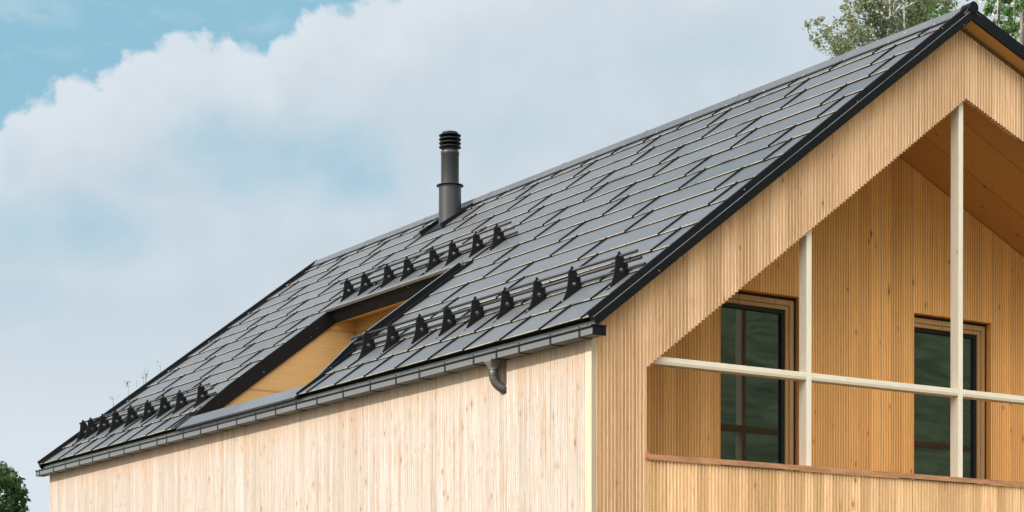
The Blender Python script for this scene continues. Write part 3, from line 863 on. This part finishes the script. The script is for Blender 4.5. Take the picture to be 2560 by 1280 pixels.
# ================================================================== TREES
fwd = Vector((math.sin(YAW), math.cos(YAW), 0)); rgt = Vector((math.cos(YAW), -math.sin(YAW), 0))
def sight(u, v, d):
    return CAMP + fwd * d + rgt * ((u - 1272.) / 4894. * d) + Vector((0, 0, (1718.9 - v) / 4894. * d))
rng = np.random.default_rng(11)
def leaf_cloud(centers, radii, counts, size, droop=0., dens=1.):
    P = []
    for c, r, n in zip(centers, radii, counts):
        # sprays: short twigs inside the clump with leaves strung along them
        nt = max(1, int(round(n * dens / 14)))
        for _ in range(nt):
            d = rng.normal(size=3); d /= np.linalg.norm(d)
            st = np.array(c) + d * np.array(r) * rng.uniform(.1, 1.) ** .6
            di = rng.normal(size=3); di[2] -= droop; di /= np.linalg.norm(di)
            L = rng.uniform(.25, .7) * min(1., max(r))
            k = int(rng.integers(8, 20)) if n > 60 else max(2, n // 2)
            t = rng.uniform(0, 1, k)[:, None]
            P.append(st + di * t * L + rng.normal(size=(k, 3)) * .045)
    P = np.concatenate(P)
    n = len(P)
    a = rng.normal(size=(n, 3)); a /= np.linalg.norm(a, axis=1)[:, None]
    b = np.cross(a, rng.normal(size=(n, 3))); b /= np.linalg.norm(b, axis=1)[:, None]
    sz = size * rng.uniform(.6, 1.3, n)[:, None]
    V = np.stack([P - a * sz * .6, P + b * sz * .38, P + a * sz * .62, P - b * sz * .38], 1).reshape(-1, 3)
    return V, n
def tree(name, label, cat, base, trunk_paths, clumps, size, lmat, bmat, droop=.3, group=None, dens=1.):
    root = thing(name, label, cat, base, group)
    m = MB()
    for path, r0_, r1_ in trunk_paths:
        k = len(path); m.tube(path, [r0_ + (r1_ - r0_) * i / (k - 1) for i in range(k)], 7)
    # limbs from the nearest trunk point to each clump, then twigs
    tp_ = [Vector(p) for path, a, b in trunk_paths for p in path]
    for c, r, n in clumps:
        c = Vector(c)
        if n < 20: continue
        cand = [p for p in tp_ if p.z < c.z + .3] or tp_
        p = min(cand, key=lambda q_: (q_ - c).length + abs(q_.z - (c.z - .8)) * .5)
        mid = p.lerp(c, .55) + Vector((random.uniform(-.15, .15), random.uniform(-.15, .15), .2))
        m.tube([p, mid, c], [.028, .018, .006], 5)
        for _ in range(5):
            e = c + Vector([random.uniform(-1, 1) * r[i] for i in range(3)])
            m.tube([mid.lerp(c, random.random()), e], [.008, .003], 4)
    m.build('trunk', bmat, root, fix=False)
    V, n = leaf_cloud([c for c, r, k in clumps], [r for c, r, k in clumps], [k for c, r, k in clumps], size, droop, dens)
    me = bpy.data.meshes.new('crown')
    me.from_pydata((V - np.array(base)).tolist(), [], [(4 * i, 4 * i + 1, 4 * i + 2, 4 * i + 3) for i in range(n)])
    at = me.attributes.new('tone', 'FLOAT', 'FACE'); at.data.foreach_set('value', rng.uniform(0, 1, n) ** 2.)
    me.materials.append(lmat); me.update()
    o = bpy.data.objects.new('crown', me); COL.objects.link(o); o.parent = root
    return root
birch_leaf = leafmat('birch_leaf', (.12, .145, .060), (.18, .20, .10), (.32, .34, .22), .5)
green_leaf = leafmat('maple_leaf', (.05, .12, .03), (.09, .18, .045), (.18, .27, .08), .45)
dark_leaf = leafmat('dark_leaf', (.026, .058, .018), (.045, .088, .028), (.08, .13, .045), .3)
birch_bark = barkmat('birch_bark', (.45, .43, .40), (.12, .11, .10), 4.)
grey_bark = barkmat('grey_bark', (.22, .19, .16), (.10, .085, .07), 5.)
def clump(u, v, ru, rv, d, n):
    k = d / 4894.; dj = random.uniform(-1.2, 1.2)
    return (tuple(sight(u, v, d + dj)), (ru * k, ru * k * 1.1, rv * k), n)
def stem(u0, u1, d, zb, v1, wob=.12, n=9):
    a = sight(u0, 0, d); a.z = zb; b = sight(u1, v1, d)
    return [a.lerp(b, i / (n - 1)) + Vector((random.uniform(-wob, wob), random.uniform(-wob, wob), 0)) * (1 if 0 < i else 0) for i in range(n)]
dB = 46.
cl = [clump(*t) for t in [
    (2062, 118, 34, 26, dB, 330), (2030, 98, 22, 14, dB, 60), (2105, 145, 50, 26, dB, 460), (2080, 160, 30, 18, dB, 200), (2140, 120, 46, 36, dB, 700), (2118, 70, 28, 40, dB, 330), (2150, 40, 40, 36, dB, 520), (2108, 15, 18, 26, dB, 140),
    (2190, 95, 48, 40, dB, 1000), (2185, 40, 46, 36, dB, 800), (2160, 0, 50, 26, dB, 500), (2240, 60, 42, 50, dB, 700), (2220, 5, 50, 30, dB, 600), (2270, 20, 40, 34, dB, 500), (2245, 120, 44, 36, dB, 500), (2300, 70, 44, 34, dB, 420), (2320, 15, 40, 28, dB, 330), (2365, 30, 26, 22, dB, 180),
    (2150, -70, 70, 50, dB, 500), (2230, -80, 70, 60, dB, 500), (2290, -50, 60, 40, dB, 350), (2200, -170, 60, 60, dB, 300), (2150, 190, 60, 40, dB, 500), (2220, 190, 60, 50, dB, 400), (2110, 240, 50, 50, dB, 300), (2250, 280, 60, 60, dB, 300)]]
gz0 = gh(20, 22)
bs = sight(2225, 0, dB); bs.z = gz0
tree('birch_tree', 'grey green birch with airy hanging sprays, behind the ridge left of the peak', 'tree', tuple(bs),
     [(stem(2225, 2228, dB, gz0, -190), .13, .03), (stem(2222, 2190, dB, gz0, -90), .09, .02), (stem(2222, 2262, dB, gz0, -60), .09, .02), (stem(2218, 2205, dB, gz0, 60), .08, .012)], cl, .074, birch_leaf, birch_bark, .9, dens=.8)
dM = 54.
cl = [clump(*t) for t in [(2315, 48, 42, 22, dM, 700), (2285, 70, 30, 22, dM, 420), (2345, 25, 26, 20, dM, 260), (2265, 95, 26, 20, dM, 300), (2330, 90, 50, 30, dM, 500), (2370, 60, 30, 20, dM, 150), (2300, 140, 60, 40, dM, 600), (2350, 170, 60, 40, dM, 500), (2270, 180, 50, 40, dM, 400)]]
bs = sight(2315, 0, dM); bs.z = gh(bs.x, bs.y)
tree('maple_tree', 'bright green leafy tree partly hidden behind the birch and the roof ridge', 'tree', tuple(bs),
     [(stem(2315, 2318, dM, bs.z, 40), .16, .02), (stem(2312, 2290, dM, bs.z, 80), .08, .015)], cl, .09, green_leaf, grey_bark, .2, dens=.8)
dA = 40.
cl = [clump(*t) for t in [(2478, 12, 18, 16, dA, 60), (2455, 20, 16, 10, dA, 40), (2490, 50, 20, 26, dA, 130), (2466, 60, 14, 14, dA, 40), (2515, 20, 24, 30, dA, 200), (2510, 80, 18, 30, dA, 150), (2478, 95, 12, 16, dA, 30), (2500, -60, 50, 40, dA, 350), (2500, -140, 50, 50, dA, 350), (2400, 8, 16, 8, dA, 35), (2530, 110, 16, 24, dA, 110)]]
bs = sight(2512, 0, dA); bs.z = gh(bs.x, bs.y)
tree('ash_tree', 'tall sparse tree with bare twigs and two thin pale trunks right of the roof peak', 'tree', tuple(bs),
     [(stem(2510, 2500, dA, bs.z, -180, .07), .12, .03), (stem(2515, 2528, dA, bs.z, -120, .07), .10, .03), (stem(2505, 2440, dA, bs.z, -60, .06), .05, .008), (stem(2508, 2470, dA, bs.z, -40, .06), .04, .006), (stem(2505, 2380, dA, bs.z, -70, .06), .04, .005)], cl, .085, green_leaf, birch_bark, .5)
dP = 44.
cl = [clump(*t) for t in [(2552, 60, 26, 40, dP, 520), (2560, 130, 26, 44, dP, 560), (2545, 5, 20, 26, dP, 240), (2585, 20, 40, 50, dP, 500), (2600, 100, 40, 60, dP, 600), (2550, 175, 20, 20, dP, 200), (2590, 200, 50, 50, dP, 500), (2570, -60, 50, 50, dP, 450), (2580, -150, 40, 50, dP, 300), (2640, 60, 40, 60, dP, 400), (2640, -60, 40, 60, dP, 300)]]
bs = sight(2562, 0, dP); bs.z = gh(bs.x, bs.y)
tree('alder_tree', 'dense darker green tree at the right edge beyond the falling verge', 'tree', tuple(bs),
     [(stem(2555, 2549, dP, bs.z, -200, .07), .15, .03), (stem(2562, 2590, dP, bs.z, -150, .1), .12, .03)], cl, .085, green_leaf, grey_bark, .3, dens=.6)
# small sapling tops peeping over the far verge
dS = 44.
cl = [clump(*t) for t in [(322, 995, 4, 3, dS, 16), (316, 992, 3, 2, dS, 6), (324, 990, 3, 2, dS, 5), (359, 972, 3, 2, dS, 10), (285, 1020, 3, 2, dS, 5), (276, 1027, 3, 2, dS, 6), (289, 1020, 2, 2, dS, 4), (391, 947, 2, 2, dS, 5), (402, 940, 2, 2, dS, 5),
    (400, 1110, 60, 34, dS, 500), (340, 1150, 60, 40, dS, 500), (440, 1090, 50, 30, dS, 400), (380, 1190, 80, 50, dS, 600)]]
bs = sight(370, 0, dS); bs.z = gh(bs.x, bs.y)
tw = [(stem(370, 372, dS, bs.z, 1000, .1), .10, .02)]
for (ua, va, ub, vb) in ((366, 990, 362, 952), (366, 980, 371, 956), (343, 1000, 341, 982), (322, 1030, 322, 996), (285, 1060, 282, 1022), (360, 1000, 358, 973), (400, 970, 402, 943)):
    tw.append(([sight(ua, va, dS), sight((ua + ub) / 2 + 1, (va + vb) / 2, dS), sight(ub, vb, dS)], .007, .003))
tree('sapling', 'young tree with a few twig tips showing above the far roof edge', 'tree', tuple(bs), tw, cl, .050, green_leaf, grey_bark, .1)
# dark tree at the lower left
dL = 62.
cl = []
for t in [(-60, 1290, 70, 50, 1300), (10, 1230, 34, 26, 560), (-20, 1212, 30, 24, 420), (38, 1262, 26, 24, 420), (20, 1300, 44, 40, 800), (-120, 1240, 60, 50, 900), (-40, 1360, 90, 60, 1400), (50, 1330, 30, 40, 500), (-150, 1330, 80, 70, 1200), (-60, 1430, 90, 60, 1000), (-200, 1300, 60, 60, 600), (0, 1196, 14, 8, 80), (60, 1258, 12, 10, 80), (63, 1290, 10, 14, 90), (48, 1236, 12, 10, 70)]:
    cl.append(clump(t[0], t[1], t[2], t[3], dL, t[4]))
bs = sight(-70, 0, dL); bs.z = gh(bs.x, bs.y)
tree('oak_tree', 'dark green rounded tree at the lower left beyond the house', 'tree', tuple(bs), [(stem(-70, -66, dL, bs.z, 1240, .1), .22, .04), (stem(-70, 0, dL, bs.z, 1260, .1), .1, .03)], cl, .13, dark_leaf, grey_bark, .1)
# wood on the meadow slope behind the camera (seen mirrored in the glass)
random.seed(3)

# ================================================================== SKY + SUN
SUN_EL = 36.; SUN_AZ_VEC = (-.985, .06)
w = bpy.data.worlds.new('World'); scene.world = w; w.use_nodes = True
t = w.node_tree
for n_ in list(t.nodes): t.nodes.remove(n_)
class WT(NT):
    def __init__(self): self.t = t
W = WT()
out = W.n('ShaderNodeOutputWorld'); bg = W.n('ShaderNodeBackground'); W.l(bg.outputs[0], out.inputs[0])
sky = W.n('ShaderNodeTexSky', sky_type='NISHITA'); sky.sun_disc = False
sky.sun_elevation = R(SUN_EL); sky.sun_rotation = math.atan2(SUN_AZ_VEC[0], SUN_AZ_VEC[1])
sky.air_density = 1.; sky.dust_density = 1.5; sky.ozone_density = 1.5
tc = W.n('ShaderNodeTexCoord'); sep = W.n('ShaderNodeSeparateXYZ'); nrm = W.n('ShaderNodeVectorMath', operation='NORMALIZE')
W.l(tc.outputs['Generated'], nrm.inputs[0]); W.l(nrm.outputs[0], sep.inputs[0])
dx, dy, dz = sep.outputs
deg = 57.29578
az = W.math('MULTIPLY', W.math('ARCTAN2', dx, dy), deg)
el = W.math('MULTIPLY', W.math('ARCSINE', dz), deg)
p2 = W.comb(W.math('MULTIPLY', az, .95), el, 0.)
def px2ae(u, v):
    a = (u - 1272.02) / 4894.36; c2 = (1718.94 - v) / 4894.36
    b = math.cos(TILT) - c2 * math.sin(TILT); c = math.sin(TILT) + c2 * math.cos(TILT)
    d = rgt * a + fwd * b + Vector((0, 0, c)); d.normalize()
    return math.degrees(math.atan2(d.x, d.y)), math.degrees(math.asin(d.z))
big = W.noise(p2, .33, 4., .5)
fine = W.noise(p2, 1.5, 5., .55, .2)
soft = W.noise(p2, .55, 3., .5)
lumps_n = W.n('ShaderNodeTexVoronoi', feature='SMOOTH_F1'); lumps_n.inputs['Scale'].default_value = 1.15; lumps_n.inputs['Smoothness'].default_value = .35
warp = W.n('ShaderNodeVectorMath', operation='ADD'); W.l(p2, warp.inputs[0]); W.l(W.comb(W.math('MULTIPLY', fine, .9), W.math('MULTIPLY', big, .9), 0.), warp.inputs[1])
W.l(warp.outputs[0], lumps_n.inputs['Vector'])
lump = lumps_n.outputs['Distance']
# cumulus top line (elevation against azimuth)
line = [(-60, 330), (20, 275), (60, 248), (120, 222), (190, 172), (235, 168), (300, 136), (370, 95), (450, 66), (540, 82), (620, 96), (665, 108), (690, 72), (735, 40), (790, 8), (860, -10), (1000, -40), (1200, -120), (1500, -200)]
cur = W.n('ShaderNodeValToRGB'); cr = cur.color_ramp; cr.interpolation = 'LINEAR'
A0, A1, E0, E1 = 15., 50., 5., 24.
while len(cr.elements) < len(line): cr.elements.new(.5)
for e_, (u, v) in zip(cr.elements, line):
    pass
prs = [px2ae(u, v) for u, v in line]
for i, (a_, e_) in enumerate(prs):
    cr.elements[i].position = i / (len(prs) - 1)
for i in range(len(prs)):
    cr.elements[i].position = min(1, max(0, (prs[i][0] - A0) / (A1 - A0)))
    gv = (prs[i][1] - E0) / (E1 - E0); cr.elements[i].color = (gv, gv, gv, 1)
W.l(W.ramp(az, A0, A1, False), cur.inputs[0])
topel = W.math('MULTIPLY_ADD', cur.outputs[0], E1 - E0, E0)
h = W.math('SUBTRACT', topel, el)                                   # degrees below the cloud top
h = W.math('ADD', h, W.math('MULTIPLY', W.math('SUBTRACT', fine, .5), 1.3))
h = W.math('ADD', h, W.math('MULTIPLY', W.math('SUBTRACT', .42, lump), .55))
body = W.ramp(h, -.05, .38)
# thin places and blue gaps
def blob(u, v, ru, rv, soft=1.):
    a_, e_ = px2ae(u, v); k = 85.3
    x_ = W.math('DIVIDE', W.math('SUBTRACT', az, a_), ru / k); y_ = W.math('DIVIDE', W.math('SUBTRACT', el, e_), rv / k)
    r2 = W.math('ADD', W.math('MULTIPLY', x_, x_), W.math('MULTIPLY', y_, y_))
    r2 = W.math('ADD', r2, W.math('MULTIPLY', W.math('SUBTRACT', big, .5), 2.2))
    r2 = W.math('ADD', r2, W.math('MULTIPLY', W.math('SUBTRACT', soft, .5), 1.4))
    return W.math('SUBTRACT', 1., W.ramp(r2, -.6, 1.7))
gaps = None
for b_, wgt in ((blob(760, 400, 470, 150), 1.15), (blob(150, 560, 420, 130), 1.0), (blob(420, 460, 300, 70), .6), (blob(30, 400, 60, 160), .7), (blob(1200, 330, 300, 120), .4), (blob(1750, 120, 300, 110), .3), (blob(60, 760, 220, 120), .45)):
    term = W.math('MULTIPLY', b_, wgt)
    gaps = term if gaps is None else W.math('MAXIMUM', gaps, term)
wn_ = W.noise(W.comb(W.math('MULTIPLY', az, .55), W.math('MULTIPLY', el, 1.3), 3.), 1., 6., .6, .6)
wisps = W.math('MULTIPLY', W.math('MULTIPLY', blob(50, 25, 200, 60), W.ramp(wn_, .3, .62)), .85)
wisps = W.math('MAXIMUM', wisps, W.math('MULTIPLY', W.math('MULTIPLY', blob(640, 45, 90, 60), W.ramp(wn_, .35, .65)), .7))
wisps = W.math('MAXIMUM', wisps, W.math('MULTIPLY', W.ramp(wn_, .5, .8), .25))
veil_lo = W.math('MULTIPLY', W.math('SUBTRACT', 1., W.ramp(el, 3., 12.)), .55)
dens = W.math('MULTIPLY', body, W.math('SUBTRACT', 1., gaps, clamp=True))
dens = W.math('MAXIMUM', dens, wisps)
dens = W.math('MAXIMUM', dens, veil_lo)
# behind the camera and overhead: scattered unseen cloud, brightened as fill light
p3 = W.n('ShaderNodeVectorMath', operation='SCALE'); W.l(nrm.outputs[0], p3.inputs[0]); p3.inputs['Scale'].default_value = 2.6
other = W.ramp(W.noise(p3.outputs[0], 1., 6., .6), .42, .58)
inview = W.ramp(W.math('ABSOLUTE', W.math('SUBTRACT', az, 32.6)), 17., 30.)
inview = W.math('MAXIMUM', inview, W.ramp(el, 20., 28.))
dens = W.mix(inview, dens, other)
dsep = W.n('ShaderNodeSeparateColor'); W.l(dens, dsep.inputs[0]); dens = dsep.outputs[0]
# colours
EXPO = .75; EXI = 2 ** -EXPO
bluec = W.n('ShaderNodeMix', data_type='RGBA'); bluec.inputs[0].default_value = .75
skys = W.n('ShaderNodeVectorMath', operation='SCALE'); W.l(sky.outputs[0], skys.inputs[0]); skys.inputs['Scale'].default_value = .08
W.l(skys.outputs[0], bluec.inputs[6]); bluec.inputs[7].default_value = (.30 * EXI, .60 * EXI, .735 * EXI, 1)
CL_B = tuple(c * EXI for c in (.72, .79, .85)); CL_D = tuple(c * EXI for c in (.595, .685, .76))
edge = W.math('SUBTRACT', 1., W.ramp(h, .2, 3.2))
lit = W.math('ADD', W.math('MULTIPLY', edge, .7), W.math('MULTIPLY', W.ramp(soft, .35, .7), .3))
lowl = W.math('SUBTRACT', 1., W.ramp(el, 5., 11.))
lit = W.math('MAXIMUM', lit, W.math('MULTIPLY', lowl, .95))
ccol = W.mix(lit, CL_D, CL_B)
back = W.ramp(W.math('ADD', W.math('MULTIPLY', dx, -.66), W.math('MULTIPLY', dy, -.75)), -.15, .75)  # sky boost added behind the camera to light gable and loggia
back = W.math('MULTIPLY', back, W.ramp(el, -4., 66.))
ccol = W.mix(inview, ccol, W.mix(back, (.66, .69, .73), (5.5, 5.24, 5.0)))
final = W.mix(dens, bluec.outputs[2], ccol)
# bright haze round the sun
sv = W.n('ShaderNodeVectorMath', operation='DOT_PRODUCT'); W.l(nrm.outputs[0], sv.inputs[0])
_h = Vector((SUN_AZ_VEC[0], SUN_AZ_VEC[1], 0)).normalized() * math.cos(R(SUN_EL)) + Vector((0, 0, math.sin(R(SUN_EL))))
sv.inputs[1].default_value = _h
glow = W.math('POWER', W.math('MAXIMUM', sv.outputs['Value'], 0.), 9.)
final = W.mix(W.math('MULTIPLY', glow, .95), final, (2.2, 2.1, 1.9))
W.l(final, bg.inputs[0]); bg.inputs[1].default_value = 1.

sl = bpy.data.lights.new('Sun', 'SUN'); so = bpy.data.objects.new('Sun', sl); COL.objects.link(so)
sl.energy = 3.3; sl.angle = R(.5); sl.color = (1., .95, .88)
hv = Vector((SUN_AZ_VEC[0], SUN_AZ_VEC[1], 0)).normalized()
sd = hv * math.cos(R(SUN_EL)) + Vector((0, 0, math.sin(R(SUN_EL))))
so.rotation_euler = sd.to_track_quat('Z', 'Y').to_euler()
so.location = (-30, 0, 40)

scene.view_settings.view_transform = 'Standard'; scene.view_settings.look = 'None'
scene.view_settings.exposure = EXPO; scene.view_settings.gamma = 1.
scene.cycles.max_bounces = 8; scene.cycles.diffuse_bounces = 4
scene.render.film_transparent = False
